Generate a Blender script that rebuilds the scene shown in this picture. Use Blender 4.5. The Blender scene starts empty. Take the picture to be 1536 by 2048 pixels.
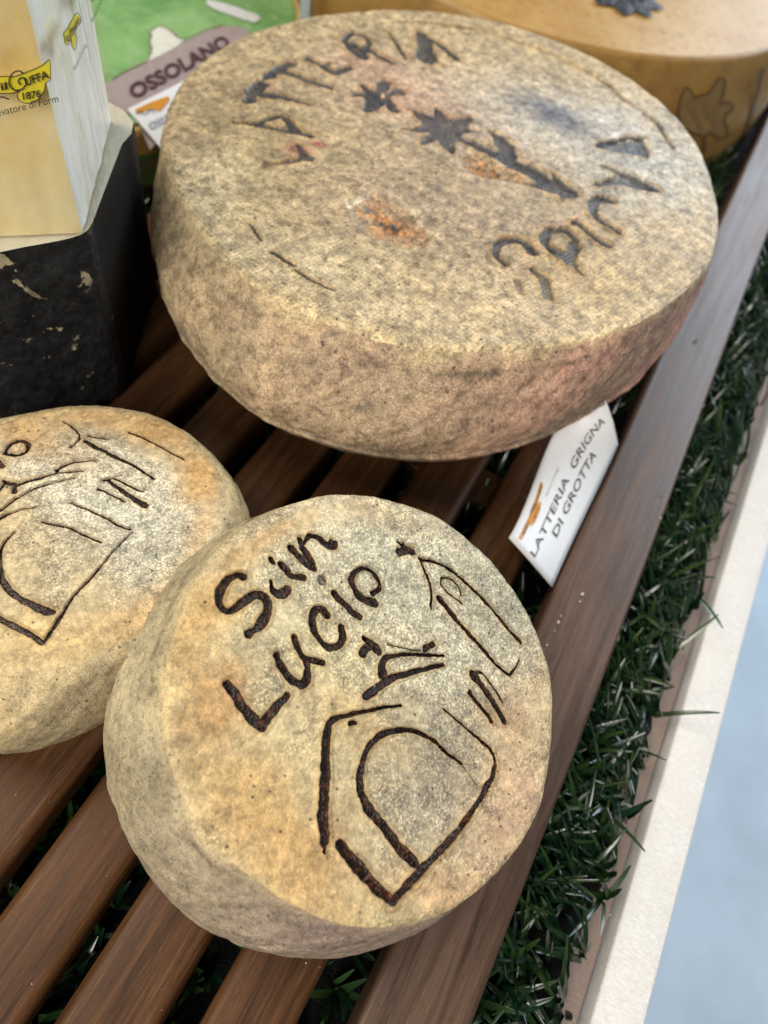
import bpy, math, random
import numpy as np
from mathutils import Vector, Matrix
C = bpy.context.scene
S = 0.30            # metres per scene unit (the camera stands one unit above the slats)
rng = np.random.default_rng(7); random.seed(7)

# ---------------------------------------------------------------- camera
F = 1400.0          # focal length in pixels of the 1536 x 2048 picture
R = np.array([[0.86540681, -0.48662046, 0.11946373],
              [0.47343543, 0.71601612, -0.51301053],
              [0.16410346, 0.50052117, 0.8500286]])
cam = bpy.data.objects.new('camera', bpy.data.cameras.new('camera')); C.collection.objects.link(cam)
cam.matrix_world = Matrix([[*map(float, R[i]), (0, 0, S)[i]] for i in range(3)]+[[0, 0, 0, 1]])
cam.data.sensor_fit = 'VERTICAL'; cam.data.sensor_height = 36; cam.data.lens = F/2048*36
cam.data.clip_start = .01; cam.data.clip_end = 50
cam.data.dof.use_dof = True; cam.data.dof.focus_distance = .25; cam.data.dof.aperture_fstop = 8
C.camera = cam

# ---------------------------------------------------------------- light
w = bpy.data.worlds.new('World'); C.world = w; w.use_nodes = True
bg = w.node_tree.nodes['Background']; bg.inputs[0].default_value = (.80, .90, 1, 1); bg.inputs[1].default_value = .07
def area(name, loc, aim, size, power, col):
    d = bpy.data.lights.new(name, 'AREA'); d.shape = 'RECTANGLE'; d.size, d.size_y = size; d.energy = power; d.color = col
    o = bpy.data.objects.new(name, d); C.collection.objects.link(o); o.location = loc
    o.rotation_euler = (Vector(aim)-Vector(loc)).to_track_quat('-Z', 'Y').to_euler(); return o
area('daylight_opening', (.85, 2.3, 1.1), (0, .3, 0), (2.4, 1.3), 66, (.78, .89, 1))
area('stall_lamp', (-.75, .05, 1.15), (-.05, .15, 0), (.75, .75), 13.5, (1, .92, .80))
area('front_fill', (-.02, -.85, .85), (-.03, .25, 0), (.8, .55), 17.5, (1, .95, .87))  # added fill from the camera side, brightens the cheeses' front faces
C.view_settings.view_transform = 'Standard'; C.view_settings.look = 'None'; C.view_settings.exposure = .10; C.view_settings.gamma = 1
C.view_settings.use_curve_mapping = False
C.cycles.use_denoising = True

# ---------------------------------------------------------------- geometry helpers
def nrm(v): v = np.asarray(v, float); return v/np.linalg.norm(v)
UP = np.array([0, 0, 1.])
CAMP = np.array([0, 0, 1.])
def on_plane(px, py, P0, n):
    r = R@np.array([px-768, 1024-py, -F]); return CAMP+r*(((P0-CAMP)@n)/(r@n))
def at(px, py, z): return on_plane(px, py, np.array([0, 0, z]), UP)
def n_tilt(a):      # surface normal turned about the slat direction by a degrees (right side down for positive)
    a = math.radians(a); return np.array([math.sin(a), 0, math.cos(a)])

def mesh_obj(name, V, faces, mat, parent=None, origin=None, smooth=True, attrs=None, normals=None):
    V = np.asarray(V, float)
    me = bpy.data.meshes.new(name)
    if parent is not None: o0 = np.array(parent['_o'])
    else: o0 = np.array(origin if origin is not None else (0, 0, 0), float)
    L = (V-o0)*S
    faces_np = isinstance(faces, np.ndarray)
    if faces_np:
        me.vertices.add(len(L)); me.vertices.foreach_set('co', L.astype(np.float32).ravel())
        k = faces.shape[1]; me.loops.add(faces.size); me.loops.foreach_set('vertex_index', faces.astype(np.int32).ravel())
        me.polygons.add(len(faces)); me.polygons.foreach_set('loop_start', np.arange(0, faces.size, k, dtype=np.int32))
        me.update(calc_edges=True)
    else:
        me.from_pydata(L.tolist(), [], faces)
    me.polygons.foreach_set('use_smooth', np.full(len(me.polygons), smooth))
    for an, arr in (attrs or {}).items():
        if arr.ndim == 2:
            a = me.attributes.new(an, 'FLOAT_COLOR', 'POINT'); a.data.foreach_set('color', np.c_[arr, np.ones(len(arr))].astype(np.float32).ravel())
        else:
            a = me.attributes.new(an, 'FLOAT', 'POINT'); a.data.foreach_set('value', arr.astype(np.float32))
    if normals is not None: me.normals_split_custom_set_from_vertices(normals.tolist())
    ob = bpy.data.objects.new(name, me); C.collection.objects.link(ob)
    if mat: me.materials.append(mat)
    if parent is not None: ob.parent = parent
    else: ob.location = o0*S
    return ob
def thing(name, label, cat, o=(0, 0, 0), group=None):
    e = bpy.data.objects.new(name, None); C.collection.objects.link(e); e.empty_display_size = .01
    e.location = np.array(o, float)*S; e['_o'] = [float(x) for x in o]; e['label'] = label; e['category'] = cat
    if group: e['group'] = group
    return e
def tag(o, label, cat): o['label'] = label; o['category'] = cat; return o
def struct(o): o['kind'] = 'structure'; return o

class MB:
    def __init__(s): s.v = []; s.f = []
    def add(s, V, Fc): n = len(s.v); s.v += [list(map(float, p)) for p in V]; s.f += [[i+n for i in f] for f in Fc]; return s
    def build(s, name, mat, parent=None, origin=None, smooth=False): return mesh_obj(name, s.v, s.f, mat, parent, origin, smooth)
def bar(x0, x1, y0, y1, z0, z1, r=.012, wob=0., seg=40, rs=4):
    """a length of timber along y with rounded long edges"""
    prof = []
    for cx, cz, a0 in ((x1-r, z1-r, 0), (x0+r, z1-r, 90), (x0+r, z0+r, 180), (x1-r, z0+r, 270)):
        for k in range(rs+1):
            a = math.radians(a0+90*k/rs); prof.append((cx+r*math.cos(a), cz+r*math.sin(a)))
    n = len(prof); V = []; Fc = []
    ph = random.random()*9
    for i in range(seg+1):
        y = y0+(y1-y0)*i/seg; dx = wob*math.sin(y*3+ph); dz = wob*.4*math.sin(y*4.1+ph*2)
        V += [(px+dx, y, pz+dz) for px, pz in prof]
    for i in range(seg):
        for k in range(n): Fc.append((i*n+k, i*n+(k+1) % n, (i+1)*n+(k+1) % n, (i+1)*n+k))
    Fc = [f[::-1] for f in Fc]
    Fc.append(tuple(range(n))); Fc.append(tuple(range(seg*n, seg*n+n))[::-1])
    return V, Fc

# smooth periodic value noise
_G = rng.random((256, 256))
def vnoise(x, y):
    x = np.asarray(x); y = np.asarray(y); xi = np.floor(x).astype(int); yi = np.floor(y).astype(int); fx = x-xi; fy = y-yi
    fx = fx*fx*(3-2*fx); fy = fy*fy*(3-2*fy); g = lambda a, b: _G[a & 255, b & 255]
    return (g(xi, yi)*(1-fx)+g(xi+1, yi)*fx)*(1-fy)+(g(xi, yi+1)*(1-fx)+g(xi+1, yi+1)*fx)*fy
def fbm(x, y, o=4, g=.5):
    s = 0; a = 1; t = 0
    for k in range(o): s = s+a*vnoise(x*2**k+17*k, y*2**k+31*k); t += a; a *= g
    return s/t-.5
def lin(c):
    c = np.asarray(c, float)/255; return np.where(c <= .04045, c/12.92, ((c+.055)/1.055)**2.4)
def alb(r, g, b, k=1.30): return np.clip(lin((r, g, b))*k, 0, .9)

# ---------------------------------------------------------------- materials
def new_mat(name):
    m = bpy.data.materials.new(name); m.use_nodes = True; nt = m.node_tree; return m, nt, nt.nodes['Principled BSDF']
class N:
    def __init__(s, nt): s.nt = nt
    def n(s, t, **k):
        x = s.nt.nodes.new(t)
        for a, v in k.items(): setattr(x, a, v)
        return x
    def l(s, a, b): s.nt.links.new(a, b)
    def coord(s, scale=(1, 1, 1), rot=(0, 0, 0)):
        t = s.n('ShaderNodeTexCoord'); m = s.n('ShaderNodeMapping'); m.inputs['Scale'].default_value = scale; m.inputs['Rotation'].default_value = rot
        s.l(t.outputs['Object'], m.inputs['Vector']); return m.outputs[0]
    def noise(s, vec, scale, detail=4, rough=.6, dist=0):
        x = s.n('ShaderNodeTexNoise'); x.inputs['Scale'].default_value = scale; x.inputs['Detail'].default_value = detail
        x.inputs['Roughness'].default_value = rough; x.inputs['Distortion'].default_value = dist; s.l(vec, x.inputs['Vector']); return x.outputs[0]
    def vor(s, vec, scale, feature='F1', out=0):
        x = s.n('ShaderNodeTexVoronoi', feature=feature); x.inputs['Scale'].default_value = scale; s.l(vec, x.inputs['Vector']); return x.outputs[out]
    def rng(s, v, a, b, c=0., d=1.):
        x = s.n('ShaderNodeMapRange'); x.inputs[1].default_value = a; x.inputs[2].default_value = b; x.inputs[3].default_value = c; x.inputs[4].default_value = d
        s.l(v, x.inputs[0]); return x.outputs[0]
    def math(s, op, a, b=None):
        x = s.n('ShaderNodeMath', operation=op)
        for i, v in enumerate((a, b)):
            if v is None: continue
            if isinstance(v, (int, float)): x.inputs[i].default_value = v
            else: s.l(v, x.inputs[i])
        return x.outputs[0]
    def mix(s, f, a, b, mode='MIX'):
        x = s.n('ShaderNodeMix', data_type='RGBA', blend_type=mode)
        for i, v in ((0, f), (6, a), (7, b)):
            if hasattr(v, 'is_linked') or hasattr(v, 'links'): s.l(v, x.inputs[i])
            elif i == 0: x.inputs[0].default_value = v
            else: x.inputs[i].default_value = (*map(float, v), 1)
        return x.outputs[2]
    def attr(s, name, out=0): x = s.n('ShaderNodeAttribute', attribute_name=name); return x.outputs[out]
    def bump(s, h, strength, dist, nrm=None):
        x = s.n('ShaderNodeBump'); x.inputs['Strength'].default_value = strength; x.inputs['Distance'].default_value = dist; s.l(h, x.inputs['Height'])
        if nrm: s.l(nrm, x.inputs['Normal'])
        return x.outputs[0]

def plain(name, col, rough=.5, spec=.5, bump=None, vary=.1, scale=200):
    m, nt, b = new_mat(name); k = N(nt); v = k.coord()
    x = k.noise(v, scale, 5); c = k.mix(k.rng(x, .3, .7), np.array(col)*(1-vary), np.clip(np.array(col)*(1+vary), 0, 1))
    k.l(c, b.inputs['Base Color']); b.inputs['Roughness'].default_value = rough; b.inputs['Specular IOR Level'].default_value = spec
    if bump: k.l(k.bump(x, bump[0], bump[1]), b.inputs['Normal'])
    return m

def rind(name, fine=900., speck=(.10, .085, .055), light=(.62, .58, .48), speck_amt=.55, light_amt=.4, weave=False, bubbles=True,
         rough=.48, bump=.5, con=.9, charcol=(.018, .009, .006), charspot=(.11, .035, .015), softc=0.):
    m, nt, b = new_mat(name); k = N(nt); v = k.coord()
    tint = k.attr('tint'); ch = k.attr('char', 2); blm = k.attr('bloom', 2)
    n1 = k.noise(v, fine, 4, .7); n2 = k.noise(v, fine*.28, 5, .7, .4); n3 = k.noise(v, fine*2.6, 3, .7); n4 = k.noise(v, 40, 4, .6)
    # dark mould specks, denser in patches
    dens = k.rng(n4, .35, .7, -.06, .06)
    d1 = k.rng(k.math('ADD', n1, dens), .50, .62); d2 = k.rng(n2, .50, .64)
    c = k.mix(k.math('MULTIPLY', d1, speck_amt), tint, speck)
    c = k.mix(k.math('MULTIPLY', d2, speck_amt*.55), c, k.mix(.55, tint, speck))
    l1 = k.rng(n3, .52, .72)
    c = k.mix(k.math('MULTIPLY', l1, light_amt), c, light)
    c0 = c
    c = k.mix(1, c, k.rng(n2, .34, .66, 1-con*.5, 1+con*.35), 'MULTIPLY'); c = k.mix(1, c, k.rng(n1, .34, .66, 1-con*.55, 1+con*.35), 'MULTIPLY')
    c = k.mix(1, c, k.rng(n3, .36, .64, 1-con*.35, 1+con*.3), 'MULTIPLY')
    if bubbles:
        vb = k.vor(v, 1050, 'F1'); c = k.mix(1, c, k.rng(vb, .15, .65, 1+con*.25, 1-con*.45), 'MULTIPLY')
    if weave:
        for r_ in (.35, .35+math.pi/2):
            wv = k.n('ShaderNodeTexWave', wave_type='BANDS', bands_direction='X'); wv.inputs['Scale'].default_value = 150; wv.inputs['Distortion'].default_value = 1.5
            wv.inputs['Detail'].default_value = 2; k.l(k.coord((1, 1, 1), (0, 0, r_)), wv.inputs['Vector'])
            c = k.mix(1, c, k.rng(wv.outputs[1], 0, 1, .93, 1.06), 'MULTIPLY')
    soft = k.mix(k.math('MULTIPLY', d1, .28), tint, speck); soft = k.mix(1, soft, k.rng(n2, .34, .66, .72, 1.16), 'MULTIPLY'); soft = k.mix(1, soft, k.rng(n3, .36, .64, .86, 1.12), 'MULTIPLY')
    c = k.mix(blm, soft, c)
    fl = k.vor(v, fine*.27, 'F1'); dots = k.rng(fl, .10, .17, 1, 0)          # small isolated dark points
    sel = k.rng(k.noise(v, fine*.06, 3), .49, .55)
    c = k.mix(k.math('MULTIPLY', k.math('MULTIPLY', dots, sel), .8), c, (.03, .02, .015))
    cspot = k.mix(k.rng(k.noise(v, 300, 5, .75), .52, .66), charcol, charspot)
    crisp = k.rng(k.math('ADD', ch, k.math('MULTIPLY', k.math('SUBTRACT', n1, .5), .9+softc)), .35-softc*.25, .62+softc*.3)
    if softc: crisp = k.math('MULTIPLY', crisp, k.rng(k.math('ADD', n4, k.math('MULTIPLY', n2, .5)), .55, .95, 1., .78))
    c = k.mix(crisp, c, cspot)
    k.l(c, b.inputs['Base Color'])
    k.l(k.math('SUBTRACT', rough, k.math('MULTIPLY', crisp, .25)), b.inputs['Roughness'])
    b.inputs['Specular IOR Level'].default_value = .4
    h = k.math('ADD', k.math('MULTIPLY', n1, .8), k.math('MULTIPLY', n2, 1.2))
    if bubbles:
        vd = k.vor(v, 1050, 'SMOOTH_F1'); bub = k.rng(vd, 0, .55, 1, 0)
        h = k.math('ADD', h, k.math('MULTIPLY', bub, .9))
    if weave:
        for r_ in (.35, .35+math.pi/2):
            wv = k.n('ShaderNodeTexWave', wave_type='BANDS', bands_direction='X'); wv.inputs['Scale'].default_value = 150; wv.inputs['Distortion'].default_value = 1.2
            wv.inputs['Detail'].default_value = 1; k.l(k.coord((1, 1, 1), (0, 0, r_)), wv.inputs['Vector'])
            h = k.math('ADD', h, k.math('MULTIPLY', wv.outputs[1], .35))
    h = k.math('MULTIPLY', h, k.math('ADD', k.math('MULTIPLY', blm, .75), .25))
    k.l(k.bump(h, bump, .0006), b.inputs['Normal'])
    return m

def wood(name, dark, mid, lite, spec=.22):
    m, nt, b = new_mat(name); k = N(nt)
    oi = k.n('ShaderNodeObjectInfo'); v0 = k.coord((1, .045, 1))
    add = k.n('ShaderNodeVectorMath', operation='ADD'); k.l(v0, add.inputs[0])
    sc = k.n('ShaderNodeVectorMath', operation='SCALE'); sc.inputs[0].default_value = (3.1, 1.7, 2.3); k.l(oi.outputs['Random'], sc.inputs['Scale']); k.l(sc.outputs[0], add.inputs[1])
    v = add.outputs[0]
    g = k.noise(v, 260, 6, .65, .5); g2 = k.noise(v, 1300, 3, .6); big = k.noise(k.coord((1, .3, 1)), 26, 3)
    c = k.mix(k.rng(g, .32, .66), dark, mid); c = k.mix(k.math('MULTIPLY', k.rng(g2, .55, .8), .5), c, lite)
    c = k.mix(k.rng(big, .35, .7, 0, .5), c, np.array(dark)*.9)
    pores = k.noise(k.coord((1, .12, 1)), 1900, 2, .5); c = k.mix(k.math('MULTIPLY', k.rng(pores, .62, .72), .5), c, np.array(dark)*.35)
    dust = k.noise(k.coord(), 700, 2, .5); patch = k.noise(k.coord(), 30, 2)
    c = k.mix(k.math('MULTIPLY', k.rng(dust, .74, .78), k.rng(patch, .5, .62)), c, (.5, .47, .42))
    k.l(c, b.inputs['Base Color']); k.l(k.rng(g, .3, .7, .36, .55), b.inputs['Roughness']); b.inputs['Specular IOR Level'].default_value = spec
    k.l(k.bump(k.math('ADD', g, k.math('MULTIPLY', g2, .5)), .35, .0005), b.inputs['Normal'])
    return m
M = {}
M['wood'] = wood('stained_wood', (.036, .015, .006), (.125, .053, .019), (.26, .145, .06))
M['grey_wood'] = wood('weathered_rail_wood', (.040, .020, .012), (.125, .066, .038), (.23, .14, .08), .5)

# ---------------------------------------------------------------- the setting: floor
M['floor'] = plain('concrete', (.56, .66, .76), .6, .3, None, .12, 5)
struct(MB().add([(-14, -14, -3.2), (18, -14, -3.2), (18, 22, -3.2), (-14, 22, -3.2)], [(0, 1, 2, 3)]).build('floor', M['floor']))

# ---------------------------------------------------------------- tray, turf mat, grass
def ply(name, col, edge):
    m, nt, b = new_mat(name); k = N(nt)
    a = k.noise(k.coord((.35, 1.6, 1), (0, 0, .5)), 900, 4, .7, 1.0); g = k.noise(k.coord(), 60, 4)
    c = k.mix(k.rng(a, .38, .62), np.array(col)*.80, col); c = k.mix(k.rng(g, .4, .8, 0, .35), c, edge)
    dots = k.rng(k.vor(k.coord(), 75), .015, .03, 1, 0); c = k.mix(k.math('MULTIPLY', dots, .7), c, (.2, .08, .05))
    k.l(c, b.inputs['Base Color']); b.inputs['Roughness'].default_value = .5
    k.l(k.bump(a, .8, .0008), b.inputs['Normal']); return m
M['ply'] = ply('pale_birch', (.80, .77, .73), (.70, .62, .50)); M['ply2'] = ply('raw_pink_board', (.29, .21, .17), (.25, .18, .14))
tray = thing('display_tray', 'shallow pale wooden tray with a white birch rim around the grass', 'tray', (0, 1, -.17))
V, Fc = bar(.463, .533, -.75, 3.8, -.165, -.10, .004, .0012, 80, 2)
MB().add(V, Fc).build('rim_board', M['ply'], tray, smooth=True)
MB().add(*bar(-2.7, .4565, -.75, 3.8, -.15, -.125, .002, 0, 2, 1)).build('base_board', M['ply2'], tray)
for sx in (.4655, .5305):      # worn darker edge line just inside each arris
    pass
# mat with an irregular cut edge
ys = np.linspace(-.74, 3.75, 500); ed = .428+.010*fbm(ys*9, ys*0, 3)*2+.016*fbm(ys*45, ys*0+5, 4)
V = []; Fc = []
for i, (y, e) in enumerate(zip(ys, ed)): V += [(-2.6, y, -.105), (e-.03, y, -.105), (e-.006, y, -.107), (e, y, -.1235)]
for i in range(len(ys)-1):
    for k_ in range(3): a = i*4+k_; Fc.append((a, a+1, a+5, a+4))
M['mat'] = plain('rubber_backing', (.0035, .0045, .004), .6, .2, (1, .002), .5, 900)
tag(MB().add(V, Fc).build('turf_mat', M['mat'], None, (0, 1, -.12)), 'black ragged-edged backing mat of the artificial grass in the tray', 'mat')
gm, nt, b = new_mat('grass_blade'); k = N(nt)
c = k.mix(k.attr('shade', 2), (.002, .016, .007), (.032, .064, .013)); k.l(c, b.inputs['Base Color'])
b.inputs['Roughness'].default_value = .24; b.inputs['Specular IOR Level'].default_value = .7
GV = []; GF = []; GS = []
def blade(x, y, z, L, az, lean, curve, wd, shade):
    n = 6; dirx, diry = math.cos(az), math.sin(az); px_, py_ = -diry, dirx; ang = lean; p = np.array([x, y, z]); base = len(GV)
    tw = random.uniform(-.5, .5)
    for i in range(n+1):
        t = i/n; wv = wd*(1-.75*t**3)
        cx = wv*math.cos(tw*t); cz = wv*math.sin(tw*t)
        GV.append((p[0]-px_*cx, p[1]-py_*cx, p[2]-cz)); GV.append((p[0], p[1], p[2]-wv*.35)); GV.append((p[0]+px_*cx, p[1]+py_*cx, p[2]+cz)); GS.extend([shade]*3)
        ang += curve/n; st = L/n; p = p+np.array([dirx*math.sin(ang), diry*math.sin(ang), math.cos(ang)])*st
    for i in range(n):
        a = base+i*3; GF.append((a, a+1, a+4, a+3)); GF.append((a+1, a+2, a+5, a+4))
def clump(x, y, nb, L0, zt=9, left=False, maxlean=1.2):
    for _ in range(nb):
        az = random.uniform(0, 2*math.pi) if not left or random.random() < (.12 if x < .39 else .02) else random.gauss(math.pi*1.0, .6)
        blade(x+random.gauss(0, .004), y+random.gauss(0, .004), -.105, L0*random.uniform(.6, 1.2), az, random.uniform(.1, maxlean*.7), random.uniform(.1, .9), random.uniform(.0030, .0054), min(1, max(0, random.gauss(.32, .30))))
y = -.45
while y < 3.4:
    x = .298
    while x < .424:
        if random.random() < .85: clump(x+random.uniform(-.014, .012), y+random.uniform(-.016, .016), 8 if y < 1.6 else 8, .092 if x < .335 else .122 if x < .385 else .095, left=x > .34)
        x += .031
    y += .031
slx = [-.77, -.645, -.515, -.385, -.26, -.135, .006, .165]
for xg in slx:
    y = -.5
    while y < 1.3:
        clump(xg-.020+random.uniform(-.015, .012), y+random.uniform(-.02, .02), 6, .070, maxlean=.8)
        y += .036
y = .2
while y < 3:                  # beyond the rack, among the rear cheeses
    x = -1.9
    while x < -.9: clump(x+random.uniform(-.02, .02), y, 5, .09); x += .07
    y += .07
y = 1.95
while y < 3.3:
    x = -.12
    while x < .15: clump(x+random.uniform(-.012, .012), y+random.uniform(-.012, .012), 8, .075); x += .034
    y += .034
g = mesh_obj('artificial_grass', np.array(GV), np.array(GF), gm, None, (0, 1, -.105), True, {'shade': np.array(GS)})
tag(g, 'dark green glossy artificial grass blades between rack and tray rim', 'grass'); g['kind'] = 'stuff'
# a few loose blades that lie over the rim
# ---------------------------------------------------------------- slatted rack
rack = thing('slatted_rack', 'brown stained wooden slatted rack carrying the cheeses over the grass', 'rack', (-.3, .7, -.10))
for i, x0 in enumerate([-.9]+slx[:-1]):
    V, Fc = bar(x0, x0+.100+.004*math.sin(i*2.3), -.62, 1.86, -.062, 0, .015, .0015, 40, 5)
    MB().add(V, Fc).build('slat', M['wood'], rack, smooth=True)
V, Fc = bar(.165, .290, -.62, 3.3, -.07, .004, .010, .002, 60, 5)
r_ = MB().add(V, Fc).build('edge_rail', M['grey_wood'], rack, smooth=True); r_['label'] = 'wider grey-brown outer rail'
for yb in (-.27, .80, 1.75):
    V, Fc = bar(yb-.04, yb+.04, -.895, .285, -.104, -.0635, .006, 0, 4, 3)
    V = [(-(-y_), x_, z_) for x_, y_, z_ in V]; Fc = [f[::-1] for f in Fc]
    MB().add(V, Fc).build('cross_bar', M['wood'], rack, smooth=True)
# screw hole in the rail
p = at(1391, 682, .0045)
MB().add([(p[0]+.004*math.cos(a), p[1]+.004*math.sin(a), .0062) for a in np.linspace(0, 2*math.pi, 12, endpoint=False)], [tuple(range(12))]).build('screw', plain('screw_dark', (.01, .008, .007), .6), rack)

# ---------------------------------------------------------------- cheese wheels
def segdist(U, Vv, segs, wob):
    """strongest groove profile of a list of strokes: segs = (pts(n,2), w0, w1, depth, group)"""
    cov = np.zeros(U.shape); lip = np.zeros(U.shape); grp = np.zeros(U.shape, np.int8)
    for pts, w0, w1, dep, gi in segs:
        pts = np.asarray(pts); n = len(pts)
        m_ = max(w0, w1)*2.2+.004
        for i in range(n-1):
            a, c_ = pts[i], pts[i+1]
            bb = np.nonzero((U > min(a[0], c_[0])-m_) & (U < max(a[0], c_[0])+m_) & (Vv > min(a[1], c_[1])-m_) & (Vv < max(a[1], c_[1])+m_))
            if not len(bb[0]): continue
            u = U[bb]; v = Vv[bb]; d = c_-a; L2 = d@d+1e-12; t = np.clip(((u-a[0])*d[0]+(v-a[1])*d[1])/L2, 0, 1)
            dd = np.hypot(u-a[0]-t*d[0], v-a[1]-t*d[1]); hw = (w0+(w1-w0)*(i+t)/(n-1))/2*(1+wob[bb])
            e = np.clip((hw*1.18-dd)/(hw*.36+1e-9), 0, 1); e = e*e*(3-2*e)*dep
            lp = np.exp(-((dd-hw*1.35)/(hw*.45))**2)*dep
            up = e > cov[bb]; cc = cov[bb]; cc[up] = e[up]; cov[bb] = cc
            gg = grp[bb]; gg[up] = gi; grp[bb] = gg; lip[bb] = np.maximum(lip[bb], lp)
    return cov, lip*(1-np.clip(cov*2, 0, 1)), grp
def catmull(pts, k_=6):
    P = np.asarray(pts, float)
    if len(P) < 3: return P
    Q = np.vstack([2*P[0]-P[1], P, 2*P[-1]-P[-2]]); out = []
    for i in range(1, len(Q)-2):
        for t in np.linspace(0, 1, k_, endpoint=False):
            out.append(.5*((2*Q[i])+(-Q[i-1]+Q[i+1])*t+(2*Q[i-1]-5*Q[i]+4*Q[i+1]-Q[i+2])*t*t+(-Q[i-1]+3*Q[i]-3*Q[i+1]+Q[i+2])*t**3))
    out.append(P[-1]); return np.array(out)

def cheese(kind, label, cat, group, tilt, fc, h, outline, rdef, strokes, blobs, base_col, side_cols, base_c, base_r, bulge, NT, NR, NS,
           mface, mside, groove=.0055, relief=.004, names=('top_face', 'side_rind', 'branded_lettering', 'branded_drawing'), ridge_col=(200, 178, 132), dents=(), edge=.014, side_relief=.006, pw=.75, seam=False, mott=.8, pe=.85, amber=None, bloom=None):
    n = n_tilt(tilt); u = nrm(np.array([1., 0, 0])-n[0]*n); v = np.cross(n, u); P0 = np.array([fc[0], fc[1], h])
    to2 = lambda px, py: (lambda q: np.array([(q-P0)@u, (q-P0)@v]))(on_plane(px, py, P0, n))
    pxs = (to2(768+1, 1400)-to2(768, 1400)); 
    loc = lambda px, py: np.linalg.norm(to2(px+1, py)-to2(px, py))*.5+np.linalg.norm(to2(px, py+1)-to2(px, py))*.5
    O = np.array([to2(*p) for p in outline]); th = np.arctan2(O[:, 1], O[:, 0]); rr = np.hypot(O[:, 0], O[:, 1])
    T = np.linspace(-math.pi, math.pi, NT, endpoint=False)
    # periodic interpolation; where the outline is hidden fall back to the nominal radius
    o_ = np.argsort(th); th = th[o_]; rr = rr[o_]; tt = list(th); r2 = list(rr)
    for i in range(len(th)):
        a = th[i]; bnx = th[(i+1) % len(th)]+(2*math.pi if i == len(th)-1 else 0)
        if bnx-a > .9: 
            for q in np.linspace(a+.35, bnx-.35, 3): tt.append((q+math.pi) % (2*math.pi)-math.pi); r2.append(rdef)
    tt = np.array(tt); r2 = np.array(r2); o_ = np.argsort(tt); tt = tt[o_]; r2 = r2[o_]
    Rt = np.interp(T, np.r_[tt-2*math.pi, tt, tt+2*math.pi], np.r_[r2, r2, r2])
    kk = int(NT*.035); ker = np.hanning(2*kk+1); ker /= ker.sum(); Rt = np.convolve(np.r_[Rt[-kk:], Rt, Rt[:kk]], ker, 'valid')
    Rt = Rt*(1+.012*fbm(np.cos(T)*6+9, np.sin(T)*6+9, 3)+.006*fbm(np.cos(T)*30+9, np.sin(T)*30+9, 2))
    s = np.linspace(.003, 1, NR)**.85
    rad = s[:, None]*Rt[None]; U = rad*np.cos(T); Vv = rad*np.sin(T)
    sc = 1/.02
    segs = []
    for st in strokes:
        pts, w0, w1, dep, gi = st
        P2 = np.array([to2(*p) for p in catmull(pts)]); l_ = loc(*pts[len(pts)//2]); segs.append((P2, w0*l_, w1*l_, dep, gi))
    wob = .9*fbm(U*75, Vv*75, 3)
    jx = .0018*fbm(U*90+3, Vv*90, 2)+.0013*fbm(U*260+3, Vv*260, 3); jy = .0018*fbm(U*90+40, Vv*90+9, 2)+.0013*fbm(U*260+43, Vv*260, 3)
    cov, lip, grp = segdist(U+jx, Vv+jy, segs, wob)
    e1 = np.clip((rad-(Rt[None]-edge))/edge, 0, 1)
    H = relief*(fbm(U*9, Vv*9, 3)*1.6+.5*fbm(U*40, Vv*40, 3)) - edge*.42*e1**2.2 - groove*cov*(1+.45*fbm(U*70, Vv*70, 3)) + groove*.34*lip + .0008*fbm(U*220, Vv*220, 2)
    col = np.zeros(U.shape+(3,))+alb(*base_col)
    wx = U+.03*fbm(U*14+7, Vv*14, 3); wy = Vv+.03*fbm(U*14, Vv*14+70, 3)
    for px, py, r_px, r_py, rot, cc, st in blobs:
        q = to2(px, py); l_ = loc(px, py); ca, sa = math.cos(rot), math.sin(rot); dx = wx-q[0]; dy = wy-q[1]
        g_ = np.exp(-(((dx*ca+dy*sa)/(r_px*l_))**2+((-dx*sa+dy*ca)/(r_py*l_))**2)**1.3); g_ = np.clip(g_*st*(1+.9*fbm(U*45, Vv*45, 3)), 0, 1)
        col = col*(1-g_[..., None])+alb(*cc)*g_[..., None]
    for px, py, rx_, ry_, rot, dep in dents:
        q = to2(px, py); l_ = loc(px, py); ca, sa = math.cos(rot), math.sin(rot); dx = U-q[0]; dy = Vv-q[1]
        d_ = (((dx*ca+dy*sa)/(rx_*l_))**2+((-dx*sa+dy*ca)/(ry_*l_))**2)**.5*(1+.5*fbm(U*60, Vv*60, 2))
        H -= dep*np.clip(1.2-d_, 0, 1)**.6*(1+1.2*fbm(U*110, Vv*110, 3)); 
        am = np.clip(1.15-d_, 0, 1)**.5*np.clip(.75+1.6*fbm(U*55+9, Vv*55, 3), 0, 1); col = col*(1-am[..., None])+(alb(158, 104, 50)*(1+3.5*fbm(U*80, Vv*80, 2))[..., None])*am[..., None]
        rim_ = np.exp(-((d_-1.1)/.10)**2)*np.clip(.5+3*fbm(U*40+3, Vv*40, 2), 0, 1)*.75; col = col*(1-rim_[..., None])+alb(225, 205, 170)*rim_[..., None]; H += .0016*rim_
    # scorched halo round the brands, and the pale worn ridge
    hal = np.clip(lip*.8*(1+2*fbm(U*60, Vv*60, 2)), 0, 1)[..., None]; col = col*(1-hal)+(col*.62*np.array([1, .9, .72])+alb(176, 132, 80)*.28)*hal
    rg = (np.exp(-((1-e1)/.55)**2)*np.clip(.55+1.6*fbm(U*20, Vv*20, 3), 0, 1)*.8)[..., None]*(e1 > 0)[..., None]; col = col*(1-rg)+alb(*ridge_col)*rg
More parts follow.
